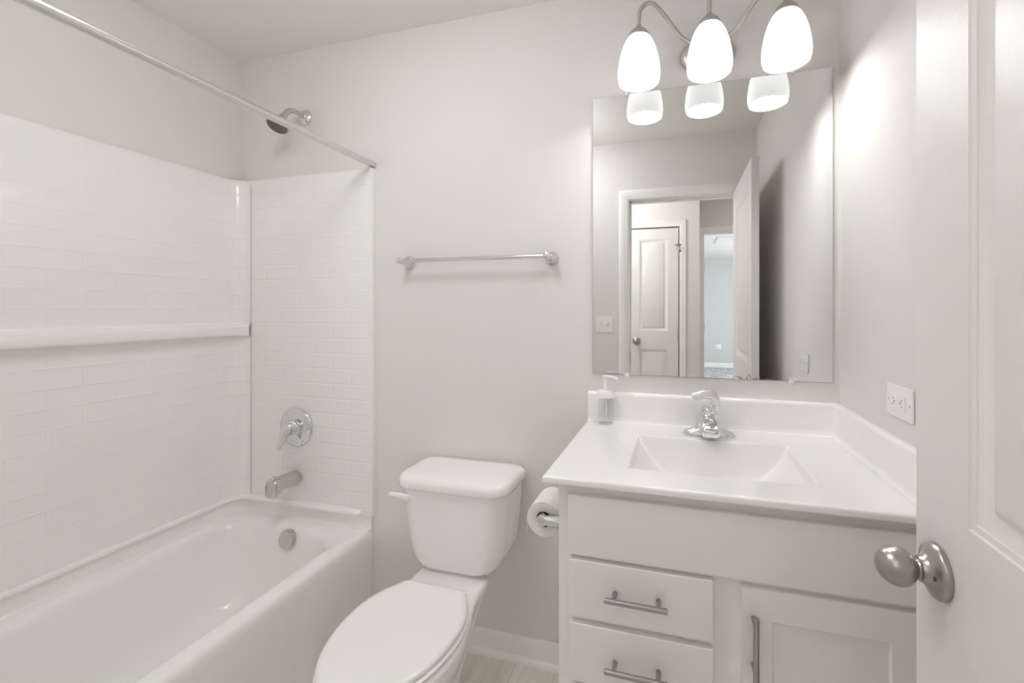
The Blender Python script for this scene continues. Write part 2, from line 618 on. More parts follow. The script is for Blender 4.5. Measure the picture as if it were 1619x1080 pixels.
struct('wall_bedroom_near', box(-0.9, 0.192 - T, -1.55, -1.43, 0, H), M['bedroom'], 'near wall of the bedroom', 'wall', smooth=False)
struct('wall_bedroom_near', box(2.3 + T, 3.0, -1.55, -1.43, 0, H), M['bedroom'], 'short near wall of the bedroom at its right end', 'wall', smooth=False)
struct('baseboard_bedroom', base_run(B(), (-0.9, -7.5), (3.0, -7.5), (0, 1), 0.10, False), M['trim'], 'white baseboard along the far bedroom wall in the mirror', 'baseboard')

# ------------------------------------------------------------------ doors
DOOR_PROF = [(0, 0), (0.002, 0.0022), (0.009, 0.0036), (0.011, 0.0062), (0.024, 0.0122), (0.028, 0.0128), (0.032, 0.0118), (0.040, 0.0045), (0.043, 0.0036)]


def knob(parent, base, axis, s=1.0):
    """egg-shaped passage knob on a round rose; base = centre on the door face"""
    base, axis = Vector(base), Vector(axis)
    r = obj('rose', lathe(base, axis, [(0.0004, 0.0365 * s), (0.005, 0.0370 * s), (0.008, 0.0355 * s), (0.0105, 0.031 * s), (0.013, 0.024 * s), (0.018, 0.0185 * s), (0.0235, 0.0165 * s)], 40), M['nickel'], parent)
    k = lathe(base, axis, [(0.021, 0.0125 * s), (0.025, 0.0135 * s), (0.0265, 0.0125 * s), (0.029, 0.0145 * s), (0.034, 0.0205 * s), (0.041, 0.0252 * s), (0.049, 0.0265 * s), (0.057, 0.0250 * s), (0.064, 0.0215 * s), (0.069, 0.0165 * s), (0.0725, 0.0105 * s), (0.0735, 0.008 * s), (0.0737, 0.003 * s)], 40)
    obj('knob', k, M['nickel'], parent)
    return r


DY0, DW = 0.079, 0.711
door1 = struct('door_1', add_panel_slab(B(), lambda a, b, d: Vector((0.346 + d, DY0 + a, 0.012 + b)), DW, 2.031, 0.035,
               [(0.123, DW - 0.123, 1.023, 1.90), (0.123, DW - 0.123, 0.235, 0.852)], DOOR_PROF), M['door'],
               'white two-panel bathroom door standing open at the right', 'door')
rose = knob(door1, (0.346, 0.731, 0.947), (-1, 0, 0))
tag(obj('privacy_hole', lathe((0.3318, 0.7115, 0.9465), (-1, 0, 0), [(-0.008, 0.0042), (0.0012, 0.0042), (0.0016, 0.0034)], 18), M['slot'], rose), 'dark privacy release hole')
knob(door1, (0.381, 0.731, 0.947), (1, 0, 0))
obj('latch_plate', box(0.352, 0.375, DY0 + DW, DY0 + DW + 0.0015, 0.918, 0.976, 0.0005), M['nickel'], door1)
for z in (1.80, 1.05, 0.25):
    hb = B()
    add_lathe(hb, (0.3865, DY0 - 0.001, z - 0.045), (0, 0, 1), [(0, 0.0055), (0.09, 0.0055)], 12)
    obj('hinge', hb, M['nickel'], door1)

CWD = CX1 - CX0 - 0.006
door2 = struct('door_2', add_panel_slab(B(), lambda a, b, d: Vector((CX0 + 0.003 + a, HY - 0.004 - d, 0.012 + b)), CWD, 2.018, 0.035,
               [(0.082, CWD - 0.088, 1.098, 1.922), (0.082, CWD - 0.088, 0.235, 0.935)], DOOR_PROF), M['door'],
               'narrow white two-panel closet door, reflected in the mirror', 'door')
knob(door2, (CX0 + 0.062, HY - 0.004, 1.02), (0, 1, 0), 0.95)
for z in (1.83, 1.08, 0.25):
    hb = B()
    add_lathe(hb, (CX1 - 0.001, HY + 0.002, z - 0.045), (0, 0, 1), [(0, 0.006), (0.09, 0.006)], 12)
    hg = obj('hinge', hb, M['nickel'], door2)
    if z > 1.5:
        sb = B()
        add_tube(sb, [(CX1 - 0.030, HY + 0.012, z + 0.047), (CX1 + 0.026, HY + 0.012, z + 0.047)], 0.006, 10)
        add_tube(sb, [(CX1 - 0.001, HY + 0.006, z + 0.052), (CX1, HY + 0.02, z + 0.03), (CX1 + 0.004, HY + 0.045, z - 0.005)], 0.005, 10)
        add_lathe(sb, (CX1 + 0.006, HY + 0.047, z - 0.012), (0.3, 0.6, -0.2), [(0, 0.011), (0.012, 0.011)], 12)
        tag(obj('hinge_stop', sb, M['nickel'], hg), 'hinge pin door stop')
    obj('pin', lathe((CX1 - 0.001, HY + 0.002, z - 0.055), (0, 0, 1), [(0, 0.003), (0.012, 0.0045), (0.1, 0.0045), (0.112, 0.003)], 10), M['nickel'], hg)

# ------------------------------------------------------------------ bathtub
TX0, TX1, TY0, TY1, TZ = -1.905, -1.207, 0.081, 1.5592, 0.40
tub = thing('bathtub', 'white alcove bathtub along the left wall', 'bathtub', ((TX0 + TX1) / 2, (TY0 + TY1) / 2, 0.0))
bm = B()
N = 10


def tub_ring(ix0, ix1, iy0, iy1, r, z, rr=None):
    return rrect(TX0 + ix0, TX1 - ix1, TY0 + iy0, TY1 - iy1, r, z, N, rr)


R4 = lambda q: (q * 1.35, q * 0.9, q * 1.2, q * 1.2)
rings = [
    tub_ring(0, 0.012, 0, 0, 0.003, 0.0), tub_ring(0, 0.012, 0, 0, 0.003, 0.05), tub_ring(0, 0.006, 0, 0, 0.003, 0.20),
    tub_ring(0, 0.000, 0, 0, 0.004, 0.360), tub_ring(0, 0.0015, 0, 0, 0.004, 0.378), tub_ring(0, 0.006, 0, 0, 0.005, 0.390),
    tub_ring(0, 0.014, 0, 0, 0.006, 0.397), tub_ring(0, 0.024, 0, 0, 0.01, 0.400),
    tub_ring(0.010, 0.040, 0.050, 0.036, 0.05, 0.401, (0.09, 0.04, 0.06, 0.06)), tub_ring(0.016, 0.053, 0.085, 0.046, 0.08, 0.4005, (0.12, 0.07, 0.09, 0.09)),
    tub_ring(0.025, 0.064, 0.100, 0.060, 0.10, 0.3975, R4(0.10)), tub_ring(0.034, 0.073, 0.108, 0.072, 0.105, 0.391, R4(0.105)),
    tub_ring(0.042, 0.080, 0.114, 0.081, 0.11, 0.381, R4(0.110)), tub_ring(0.049, 0.086, 0.122, 0.087, 0.11, 0.366, R4(0.110)),
    tub_ring(0.055, 0.091, 0.135, 0.092, 0.11, 0.345, R4(0.110)), tub_ring(0.060, 0.096, 0.150, 0.097, 0.11, 0.315, R4(0.108)),
    tub_ring(0.078, 0.110, 0.210, 0.112, 0.11, 0.20, R4(0.108)), tub_ring(0.094, 0.124, 0.260, 0.128, 0.11, 0.11, R4(0.108)),
    tub_ring(0.110, 0.140, 0.290, 0.148, 0.11, 0.075, R4(0.105)), tub_ring(0.140, 0.170, 0.330, 0.182, 0.10, 0.060, R4(0.10)),
    tub_ring(0.185, 0.215, 0.390, 0.230, 0.08, 0.056)]
bridge(bm, rings)
obj('basin', bm, M['acrylic'], tub, sharp=60)
bm = B()
# raised flange along the three walls, coved onto the deck
fl = [(0.0, 0.395), (0.016, 0.398), (0.015, 0.4015), (0.012, 0.405), (0.0095, 0.411), (0.008, 0.422), (0.0075, 0.455), (0.0, 0.455)]
path = [((TX1 - 0.004, TY1), (0, -1)), ((TX0 + 0.06, TY1), (0, -1))]
for i in range(9):
    a = PI / 2 + (PI / 2) * i / 8
    path.append(((TX0 + 0.06 + 0.06 * math.cos(a), TY1 - 0.06 + 0.06 * math.sin(a)), (-math.cos(a), -math.sin(a))))
path.append(((TX0, TY0), (1, 0)))
bridge(bm, [[Vector((p[0] + n_[0] * d, p[1] + n_[1] * d, z)) for d, z in fl] for p, n_ in path])
obj('tile_flange', bm, M['acrylic'], tub, sharp=60)
ov = B()
OVC, OVA = (-1.553, TY1 - 0.0915, 0.352), (0, -1, 0.16)
add_lathe(ov, OVC, OVA, [(-0.012, 0.037), (0.004, 0.0395), (0.007, 0.0395), (0.0085, 0.037), (0.0085, 0.035), (0.014, 0.0345), (0.0165, 0.031), (0.017, 0.004)], 36)
tag(obj('overflow_plate', ov, M['satin'], tub), 'round satin chrome overflow cover')
tag(obj('drain', lathe((-1.555, 1.22, 0.056), (0, 0, 1), [(-0.002, 0.036), (0.003, 0.036), (0.004, 0.030), (0.006, 0.026), (0.008, 0.004)], 28), M['satin'], tub), 'chrome drain stopper')

# ------------------------------------------------------------------ tub surround
SX, SY1, SY0 = -1.900, 1.540, 0.094
sur = thing('tub_surround', 'white moulded tub wall surround with subway tile pattern above the bathtub', 'shower surround', (-1.55, 0.82, 0.455))


def sur_path(inset=0.0, r=0.062, seam=-1.847):
    """far seam -> rounded corner -> long wall -> corner -> near seam, as (point, arc position)"""
    rr = r
    pts = []
    for i in range(11):
        a = PI / 2 + (PI / 2) * i / 10
        p = Vector((SX + rr + (rr - inset) * math.cos(a), SY1 - 0.002 - rr + (rr - inset) * math.sin(a), 0))
        pts.append(p)
    pts.insert(0, Vector((seam, SY1 - 0.002 - inset, 0)))
    near = [Vector((p.x, SY0 + SY1 - p.y, 0)) for p in reversed(pts)]
    full = pts + near
    out, L = [], 0.0
    for i, p in enumerate(full):
        if i: L += (p - full[i - 1]).length
        out.append([p, L])
    # arc position equals y on the straight part (measured towards -y)
    i0 = 11
    ref = out[i0][0].y + out[i0][1]
    for q in out: q[1] = ref - q[1]
    return out


def add_uv(bm, uvf):
    uv = bm.loops.layers.uv.new('UVMap')
    for f in bm.faces:
        for l in f.loops:
            l[uv].uv = uvf(l.vert.co)


def sheet(path_pts, rows, name, parent):
    """rows: (z, inset from the face). front sheet with uv, plus back and rims"""
    bm = B()
    uvl = bm.loops.layers.uv.new('UVMap')
    base = sur_path(0.0)
    grid = []
    for z, ins in rows:
        pp = sur_path(ins)
        grid.append([(bm.verts.new((p.x, p.y, z)), (base[i][1], z - 0.0396)) for i, (p, s) in enumerate(pp)])
    for a, b in zip(grid, grid[1:]):
        for i in range(len(a) - 1):
            f = bm.faces.new((a[i][0], a[i + 1][0], b[i + 1][0], b[i][0]))
            for l in f.loops:
                for q in (a[i], a[i + 1], b[i + 1], b[i]):
                    if q[0] is l.vert: l[uvl].uv = q[1]
    return obj(name, bm, M['tile'], parent, sharp=50)


back = sheet(None, [(0.455, -0.018), (0.455, 0.0), (0.60, 0.0), (0.80, 0.0), (1.00, 0.0), (1.19, 0.0), (1.24, 0.0), (1.45, 0.0), (1.65, 0.0), (1.850, 0.0), (1.868, -0.002), (1.880, -0.008), (1.888, -0.018)], 'back_panel', sur)
led = [(0.0, 1.247), (0.006, 1.243), (0.014, 1.2395), (0.030, 1.236), (0.038, 1.232), (0.042, 1.225), (0.042, 1.199), (0.040, 1.193), (0.035, 1.189), (0.0, 1.1885)]
bm = B()
n_p = len(sur_path())
lpaths = [(sur_path(0.0), sur_path(d), z) for d, z in led]
rows = []
for i in range(n_p):
    t = min(1.0, min(i, n_p - 1 - i) / 10.0)
    t = 0.03 + 0.97 * math.sin(t * PI / 2)
    rows.append([(a[i][0].x + (b[i][0].x - a[i][0].x) * t, a[i][0].y + (b[i][0].y - a[i][0].y) * t, z) for a, b, z in lpaths])
bridge(bm, rows)
tag(obj('ledge', bm, M['acrylic'], back, sharp=50), 'long moulded shelf ledge')


def end_panel(y_face, y_back, name):
    bm = B()
    uvl = bm.loops.layers.uv.new('UVMap')
    x0, x1, z0, z1 = -1.862, -1.203, 0.455, 1.886
    add_box(bm, x0, x1, min(y_face, y_back), max(y_face, y_back), z0, z1, 0.005, 2)
    for f in bm.faces:
        for l in f.loops:
            l[uvl].uv = (0.914 + (l.vert.co.x + 1.292), l.vert.co.z - 0.0396)
    o = obj(name, bm, M['tile'], sur)
    s = 1 if y_face > y_back else -1
    ya, yb = y_face + s * 0.004, y_back
    obj('edge_bead', box(-1.209, -1.197, min(ya, yb), max(ya, yb), 0.455, 1.887, 0.0028, 3), M['acrylic'], o)
    return o


end_panel(SY1, YB - 0.0005, 'end_panel')
end_panel(SY0, YF1 + 0.0005, 'end_panel')
lip = [(-0.006, 0.456), (0.007, 0.456), (0.0125, 0.459), (0.0145, 0.465), (0.013, 0.472), (0.008, 0.477), (-0.006, 0.478)]
bm = B()
lp = [[(min(q[i][0].x, 9), q[i][0].y, z) for q, z in [(sur_path(max(d, -0.006)), z) for d, z in lip]] for i in range(len(sur_path()))]
ext = [[(xe, YB - (0.0245 if d < 0 else 0.025) - (d if d > 0 else 0) + (0.006 if d < 0 else 0), z) for d, z in lip] for xe in (-1.262, -1.80)]
tip_ = [[(-1.252, p[1] + 0.004, 0.467 + (p[2] - 0.467) * 0.5) for p in ext[0]]]
bridge(bm, tip_ + ext + lp[1:])
tag(obj('bottom_lip', bm, M['acrylic'], sur, sharp=60), 'raised bead where the surround meets the tub')

# ------------------------------------------------------------------ shower fittings
rod = thing('shower_curtain_rod', 'straight satin metal curtain rod above the tub', 'curtain rod', (-1.206, 0.82, 1.893))
obj('rod', lathe((-1.206, YF1 + 0.004, 1.904), (0, 1, 0), [(0, 0.0125), (YB - YF1 - 0.008, 0.0125)], 28), M['rod'], rod)
for y0, ax in ((YB - 0.0006, -1), (YF1 + 0.0006, 1)):
    obj('end_cup', lathe((-1.206, y0, 1.904), (0, ax, 0), [(0, 0.0137), (0.006, 0.0137), (0.007, 0.0126)], 24), M['rod'], rod)

sh = thing('overhead_shower', 'chrome shower head on a bent arm high on the tub end wall', 'shower head', (-1.556, YB, 2.0))
obj('flange', lathe((-1.556, YB - 0.0005, 2.142), (0, -1, 0), [(0, 0.033), (0.004, 0.0325), (0.010, 0.027), (0.014, 0.018), (0.015, 0.011)], 32), M['chrome'], sh)
obj('arm', tube(smooth_path([(-1.556, YB - 0.006, 2.142), (-1.556, 1.520, 2.146), (-1.556, 1.488, 2.142), (-1.556, 1.462, 2.122), (-1.556, 1.447, 2.098)]), 0.0105, 18), M['satin'], sh)
hd = Vector((0, -0.50, -0.86)).normalized()
hc = Vector((-1.556, 1.448, 2.102))
head = obj('head', lathe(hc, hd, [(-0.004, 0.012), (0.006, 0.0155), (0.016, 0.0155), (0.022, 0.020), (0.034, 0.032), (0.044, 0.041), (0.050, 0.0435), (0.057, 0.0435), (0.060, 0.040)], 36), M['satin'], sh)
bm = lathe(hc, hd, [(0.059, 0.0395), (0.0625, 0.0385), (0.063, 0.002)], 36)
fa, fb = frame_for(hd)
for rr, cnt in ((0.032, 18), (0.022, 12), (0.011, 6)):
    for i in range(cnt):
        q = hc + fa * rr * math.cos(2 * PI * i / cnt) + fb * rr * math.sin(2 * PI * i / cnt)
        add_lathe(bm, q, hd, [(0.062, 0.0022), (0.0665, 0.0014)], 6)
tag(obj('spray_face', bm, M['rubber'], head), 'dark nozzle face')

va = thing('shower_valve', 'round chrome shower valve with a drop lever on the tub end wall', 'shower valve', (-1.583, SY1, 0.797))
vc = Vector((-1.583, SY1 - 0.0005, 0.797))
ep = lathe(vc, (0, -1, 0), [(0, 0.0835), (0.003, 0.0835), (0.006, 0.0815), (0.009, 0.074), (0.0105, 0.066), (0.0125, 0.060), (0.014, 0.045), (0.0145, 0.030)], 48)
pl = obj('escutcheon', ep, M['chrome'], va)
for a in (-0.9, 2.24):
    obj('screw', lathe(vc + Vector((0.068 * math.cos(a), -0.009, 0.068 * math.sin(a))), (0, -1, 0), [(0, 0.005), (0.002, 0.0045), (0.003, 0.002)], 12), M['satin'], pl)
obj('hub', lathe(vc, (0, -1, 0), [(0.014, 0.034), (0.020, 0.033), (0.022, 0.028), (0.036, 0.0265), (0.040, 0.024)], 32), M['chrome'], va)
lv = smooth_path([vc + Vector(p) for p in ((0, -0.034, 0.012), (0, -0.046, 0.010), (-0.002, -0.056, -0.006), (-0.006, -0.062, -0.030), (-0.012, -0.070, -0.056), (-0.016, -0.078, -0.078))])
nl = len(lv)
obj('lever', tube(lv, [(0.024 * (1 - t) ** 0.8 + 0.0085, 0.018 * (1 - t) + 0.0055) for t in [i / (nl - 1) for i in range(nl - 1)]] + [(0.004, 0.003)], 20, up=(0, -1, 0)), M['chrome'], va)

sp = thing('tub_spout', 'satin chrome tub spout with a diverter knob above the bathtub rim', 'tub spout', (-1.587, SY1, 0.54))
sx = -1.587


def spout_ring(y, w, zt, zb, r):
    return [Vector((p.x, y, p.y)) for p in rrect(sx - w, sx + w, zb, zt, r, 0, 7)]


bm = B()
bridge(bm, [spout_ring(SY1 - 0.0005, 0.031, 0.609, 0.548, 0.0302), spout_ring(1.50, 0.030, 0.611, 0.551, 0.0292), spout_ring(1.462, 0.0285, 0.613, 0.556, 0.027),
            spout_ring(1.450, 0.028, 0.613, 0.552, 0.025), spout_ring(1.444, 0.0275, 0.6125, 0.542, 0.022), spout_ring(1.432, 0.0275, 0.611, 0.538, 0.020), spout_ring(1.422, 0.0272, 0.609, 0.537, 0.015),
            spout_ring(1.4155, 0.0262, 0.604, 0.5372, 0.013), spout_ring(1.412, 0.0242, 0.597, 0.539, 0.012)])
obj('body', bm, M['satin'], sp, sharp=60)
obj('diverter_knob', lathe((sx, 1.430, 0.609), (0, 0, 1), [(0, 0.0045), (0.006, 0.0045), (0.007, 0.009), (0.011, 0.0095), (0.013, 0.006)], 18), M['chrome'], sp)

# ------------------------------------------------------------------ towel bar
tb = thing('towel_bar', 'thin chrome towel bar on the wall above the toilet', 'towel bar', (-0.736, YB, 1.47))
for x in (-1.033, -0.439):
    p = B()
    add_lathe(p, (x, YB - 0.0005, 1.495), (0, -1, 0), [(0, 0.0245), (0.004, 0.0245), (0.007, 0.0225), (0.014, 0.0215), (0.017, 0.016), (0.030, 0.012), (0.050, 0.0115), (0.060, 0.0125), (0.073, 0.0135), (0.078, 0.0115), (0.080, 0.005)], 28)
    obj('post', p, M['chrome'], tb)
obj('bar', lathe((-1.033, YB - 0.065, 1.495), (1, 0, 0), [(0.006, 0.0078), (0.588, 0.0078)], 20), M['chrome'], tb)

# ------------------------------------------------------------------ toilet
TC = -0.735
toi = thing('toilet', 'white two-piece toilet with a closed lid between tub and vanity', 'toilet', (TC, 1.2, 0.0))


def oval(zc, front, back, hw, y_mid=1.07, hb=None, n=40, grow=0.0, xc=TC, deck=False):
    """elongated outline: front half ellipse, back half with squared-off corners"""
    hb = hb if hb is not None else hw * 0.68
    pts = []
    nf = 24
    for i in range(nf + 1):             # front, towards -y, from the left side round to the right
        a = PI + PI * i / nf
        pts.append(Vector((xc + (hw + grow) * math.cos(a), y_mid + (y_mid - front + grow) * math.sin(a), zc)))
    r = min(0.022, (back - y_mid) * 0.3)
    side = []
    ns = 9
    yc_ = back + grow - r
    for i in range(1, ns + 1):
        t = i / ns
        k = t ** 2.3 if not deck else 0.5 - 0.5 * math.cos(PI * min(1.0, t / 0.82))
        side.append((hw + (hb - hw) * k + grow, y_mid + (yc_ - y_mid) * t))
    for i in range(1, 6):
        a = PI / 2 * i / 5
        side.append((hb + grow - r + r * math.cos(a), yc_ + r * math.sin(a)))
    pts += [Vector((xc + x, y, zc)) for x, y in side]
    pts += [Vector((xc - x, y, zc)) for x, y in reversed(side)]
    return pts


bm = B()
bowl_rows = [(0.0, 0.93, 1.31, 0.112, 1.12, 0.106), (0.022, 0.932, 1.305, 0.110, 1.12, 0.104), (0.05, 0.945, 1.27, 0.103, 1.12, 0.094), (0.10, 0.95, 1.25, 0.099, 1.11, 0.088),
             (0.17, 0.945, 1.262, 0.102, 1.10, 0.090), (0.24, 0.89, 1.308, 0.124, 1.09, 0.100), (0.30, 0.845, 1.338, 0.151, 1.08, 0.111),
             (0.345, 0.822, 1.362, 0.169, 1.08, 0.120), (0.375, 0.812, 1.38, 0.177, 1.075, 0.126), (0.392, 0.810, 1.390, 0.179, 1.07, 0.128),
             (0.399, 0.814, 1.388, 0.175, 1.07, 0.125), (0.401, 0.823, 1.380, 0.166, 1.07, 0.117)]
bridge(bm, [oval(*q, deck=True) for q in bowl_rows])
bowl = obj('bowl', bm, M['porcelain'], toi, sharp=70)
for s in (-1, 1):
    obj('bolt_cap', lathe((TC + s * 0.094, 1.19, 0.02), (s * 0.35, 0, 1), [(-0.02, 0.019), (0.006, 0.0185), (0.015, 0.014), (0.019, 0.006)], 20), M['white_plastic'], bowl)
bm = B()
bridge(bm, [oval(0.4025, 0.822, 1.235, 0.164, 1.07, 0.112), oval(0.406, 0.813, 1.243, 0.172, 1.07, 0.118), oval(0.414, 0.811, 1.245, 0.174, 1.07, 0.120), oval(0.418, 0.816, 1.240, 0.169, 1.07, 0.116)])
obj('seat', bm, M['seat'], toi, sharp=60)
bm = B()
bridge(bm, [oval(0.420, 0.820, 1.240, 0.163, 1.07, 0.110), oval(0.423, 0.815, 1.247, 0.168, 1.07, 0.115), oval(0.430, 0.814, 1.250, 0.169, 1.07, 0.116), oval(0.435, 0.818, 1.246, 0.165, 1.07, 0.112),
            oval(0.4375, 0.830, 1.234, 0.153, 1.07, 0.101), oval(0.4385, 0.87, 1.20, 0.12, 1.07, 0.07)])
obj('seat_lid', bm, M['seat'], toi, sharp=60)
for s in (-1, 1):
    obj('seat_hinge', box(TC + s * 0.07 - 0.02, TC + s * 0.07 + 0.02, 1.236, 1.258, 0.4012, 0.4185, 0.005, 3), M['seat'], toi)
bm = B()


def tank_ring(hw, y0, y1, z, rf, rb=0.02):
    return rrect(TC - hw, TC + hw, y0, y1, rf, z, 8, (rb, rb, rf, rf))


bridge(bm, [tank_ring(0.095, 1.365, 1.50, 0.4085, 0.045), tank_ring(0.122, 1.352, 1.515, 0.412, 0.05), tank_ring(0.146, 1.345, 1.525, 0.424, 0.055), tank_ring(0.163, 1.341, 1.530, 0.444, 0.058),
            tank_ring(0.174, 1.338, 1.533, 0.475, 0.060), tank_ring(0.181, 1.334, 1.535, 0.52, 0.060), tank_ring(0.188, 1.328, 1.535, 0.60, 0.060), tank_ring(0.195, 1.320, 1.535, 0.692, 0.060)])
tank = obj('tank', bm, M['porcelain'], toi, sharp=70)
bm = B()
bridge(bm, [tank_ring(0.198, 1.316, 1.538, 0.6935, 0.062), tank_ring(0.205, 1.309, 1.541, 0.695, 0.066, 0.03), tank_ring(0.208, 1.306, 1.543, 0.703, 0.068, 0.03), tank_ring(0.208, 1.307, 1.543, 0.718, 0.068, 0.03),
            tank_ring(0.205, 1.311, 1.541, 0.728, 0.068, 0.035), tank_ring(0.198, 1.320, 1.537, 0.7345, 0.066, 0.04), tank_ring(0.186, 1.333, 1.527, 0.7375, 0.060, 0.04), tank_ring(0.16, 1.36, 1.50, 0.739, 0.05, 0.03)])
obj('tank_lid', bm, M['porcelain'], toi, sharp=70)
obj('gasket', box(TC - 0.06, TC + 0.06, 1.366, 1.382, 0.4005, 0.411, 0.003), M['seat'], toi)
bm = B()
add_lathe(bm, (TC - 0.148, 1.3275, 0.665), (0, -1, 0), [(0, 0.016), (0.005, 0.0155), (0.008, 0.011), (0.012, 0.009)], 20)
lp_ = smooth_path([(TC - 0.142, 1.312, 0.664), (TC - 0.165, 1.308, 0.671), (TC - 0.190, 1.306, 0.673), (TC - 0.212, 1.308, 0.671)])
add_tube(bm, lp_, [(0.012 - 0.004 * i / len(lp_), 0.0055) for i in range(len(lp_))], 14, up=(0, -1, 0))
obj('flush_lever', bm, M['seat'], tank)

# ------------------------------------------------------------------ vanity cabinet
CABX0, CABX1, CFY = -0.271, 0.482, 1.024
van = thing('vanity_cabinet', 'white shaker vanity cabinet with drawers and a door under the sink', 'cabinet', ((CABX0 + CABX1) / 2, 1.29, 0.0))
bm = B()
add_box(bm, CABX0, CABX0 + 0.016, CFY, YB - 0.001, 0.0, 0.9005)
add_box(bm, CABX1 - 0.016, CABX1, CFY, YB - 0.001, 0.0, 0.9005)
add_box(bm, CABX0 + 0.016, CABX1 - 0.016, CFY, CFY + 0.019, 0.09, 0.9005)
add_box(bm, CABX0 + 0.016, CABX1 - 0.016, CFY + 0.019, YB - 0.02, 0.09, 0.106)
add_box(bm, CABX0 + 0.016, CABX1 - 0.016, YB - 0.02, YB - 0.001, 0.09, 0.70)
add_box(bm, CABX0 + 0.016, CABX1 - 0.016, CFY + 0.06, CFY + 0.075, 0.0, 0.09)
obj('carcass', bm, M['cabinet'], van, smooth=False)
FY = 1.005


def bar_pull(parent, c, vertical, L=0.136, span=0.096):
    c = Vector(c)
    ax = Vector((0, 0, 1)) if vertical else Vector((1, 0, 0))
    bm = B()
    p = c + Vector((0, -0.032, 0))
    add_lathe(bm, p - ax * L / 2, ax, [(0, 0.0052), (0.0008, 0.006), (L - 0.0008, 0.006), (L, 0.0052)], 18)
    for s in (-1, 1):
        add_lathe(bm, c + ax * s * span / 2, (0, -1, 0), [(0.0004, 0.0055), (0.028, 0.005)], 14)
    return obj('bar_pull', bm, M['pull'], parent)


def front(name, x0, x1, z0, z1):
    return obj(name, box(x0, x1, FY, CFY - 0.0005, z0, z1, 0.004, 3), M['cabinet'], van)


front('false_front', -0.246, 0.458, 0.7355, 0.8745)
for i, (z0, z1) in enumerate(((0.592, 0.7245), (0.442, 0.577), (0.292, 0.427), (0.12, 0.277))):
    d = front('drawer', -0.2425, 0.0755, z0, z1)
    bar_pull(d, (-0.0865, FY, (0.663 if i == 0 else (0.506 if i == 1 else (z0 + z1) / 2))), False)
dx0, dx1, dz0, dz1 = 0.1325, 0.458, 0.12, 0.7215
cd = obj('door', add_panel_slab(B(), lambda a, b, d: Vector((dx0 + a, FY + d, dz0 + b)), dx1 - dx0, dz1 - dz0, 0.0185,
         [(0.057, dx1 - dx0 - 0.057, 0.06, dz1 - dz0 - 0.0615)], [(0, 0), (0.0015, 0.0012), (0.003, 0.006)], both=False), M['cabinet'], van, sharp=20)
bar_pull(cd, (0.1545, FY, 0.614), True, 0.136, 0.096)

# ------------------------------------------------------------------ countertop with basin
KX0, KX1, KY0, KY1, KZ = -0.305, 0.4822, 0.993, 1.5592, 0.916
top = thing('marble_countertop', 'white cultured marble vanity top with an integral rectangular basin', 'countertop', ((KX0 + KX1) / 2, (KY0 + KY1) / 2, 0.9008))
bx0, bx1, by0, by1 = -0.120, 0.310, 1.098, 1.402
NX, NY = 126, 92


def smin(a, b, k):
    h = max(0.0, min(1.0, 0.5 + 0.5 * (b - a) / k))
    return b + (a - b) * h - k * h * (1 - h)


def basin_depth(x, y):
    if not (bx0 < x < bx1 and by0 < y < by1): return 0.0
    D = 0.128
    pr = lambda s, w, e: D * (1 - (1 - min(1.0, s / w)) ** e)
    ds = min(x - bx0, bx1 - x)
    d1 = pr(ds, 0.150, 2.0)
    d2 = pr(by1 - y, 0.034, 1.5)
    d3 = pr(y - by0, 0.16, 1.9)
    d = max(0.0, smin(smin(d1, d3, 0.014), d2, 0.006))
    e = min(ds, by1 - y, y - by0) / 0.014
    return d * (1.0 if e >= 1 else e * e * (3 - 2 * e))


def edge_drop(x, y):
    r = 0.007
    dr = 0.0
    for s in (x - KX0, y - KY0):
        if s < r:
            dr = max(dr, r - math.sqrt(max(0.0, r * r - (r - s) ** 2)))
    return dr


def coords(a, b, n, brk):
    pts = {a, b}
    for i in range(n + 1): pts.add(a + (b - a) * i / n)
    for q in brk: pts.add(q)
    return sorted(pts)


er = [0.0008, 0.002, 0.0035, 0.005, 0.007]
gx = coords(KX0, KX1, NX, [KX0 + e for e in er] + [bx0, bx1] + [bx0 + 0.0025 * q for q in range(1, 8)] + [bx1 - 0.0025 * q for q in range(1, 8)])
gy = coords(KY0, KY1, NY, [KY0 + e for e in er] + [by0, by1, by1 - 0.002, by1 - 0.004, by1 - 0.006, by1 - 0.008, by1 - 0.011, by1 - 0.014, by1 - 0.018, by1 - 0.024, by1 - 0.03])
bm = B()
rows = [[(x, y, KZ - basin_depth(x, y) - edge_drop(x, y)) for x in gx] for y in gy]
vr = quads(bm, rows)
zb = 0.9012
lowv = {}


def low(v):
    if v not in lowv: lowv[v] = bm.verts.new((v.co.x, v.co.y, zb))
    return lowv[v]


edges = [(vr[0][i], vr[0][i + 1]) for i in range(len(gx) - 1)] + [(vr[-1][i], vr[-1][i + 1]) for i in range(len(gx) - 1)] \
    + [(vr[j][0], vr[j + 1][0]) for j in range(len(gy) - 1)] + [(vr[j][-1], vr[j + 1][-1]) for j in range(len(gy) - 1)]
for a, b in edges: bm.faces.new((a, b, low(b), low(a)))
obj('top', bm, M['marble'], top, sharp=42)
bm = B()


def splash_prof(s):
    return [(0.0, KZ - 0.001), (0.030, KZ + 0.0005), (0.0235, KZ + 0.0025), (0.021, KZ + 0.008), (0.020, KZ + 0.020), (0.0195, KZ + 0.090), (0.0175, KZ + 0.0965), (0.013, KZ + 0.1005), (0.007, KZ + 0.1015), (0.0, KZ + 0.1015)]


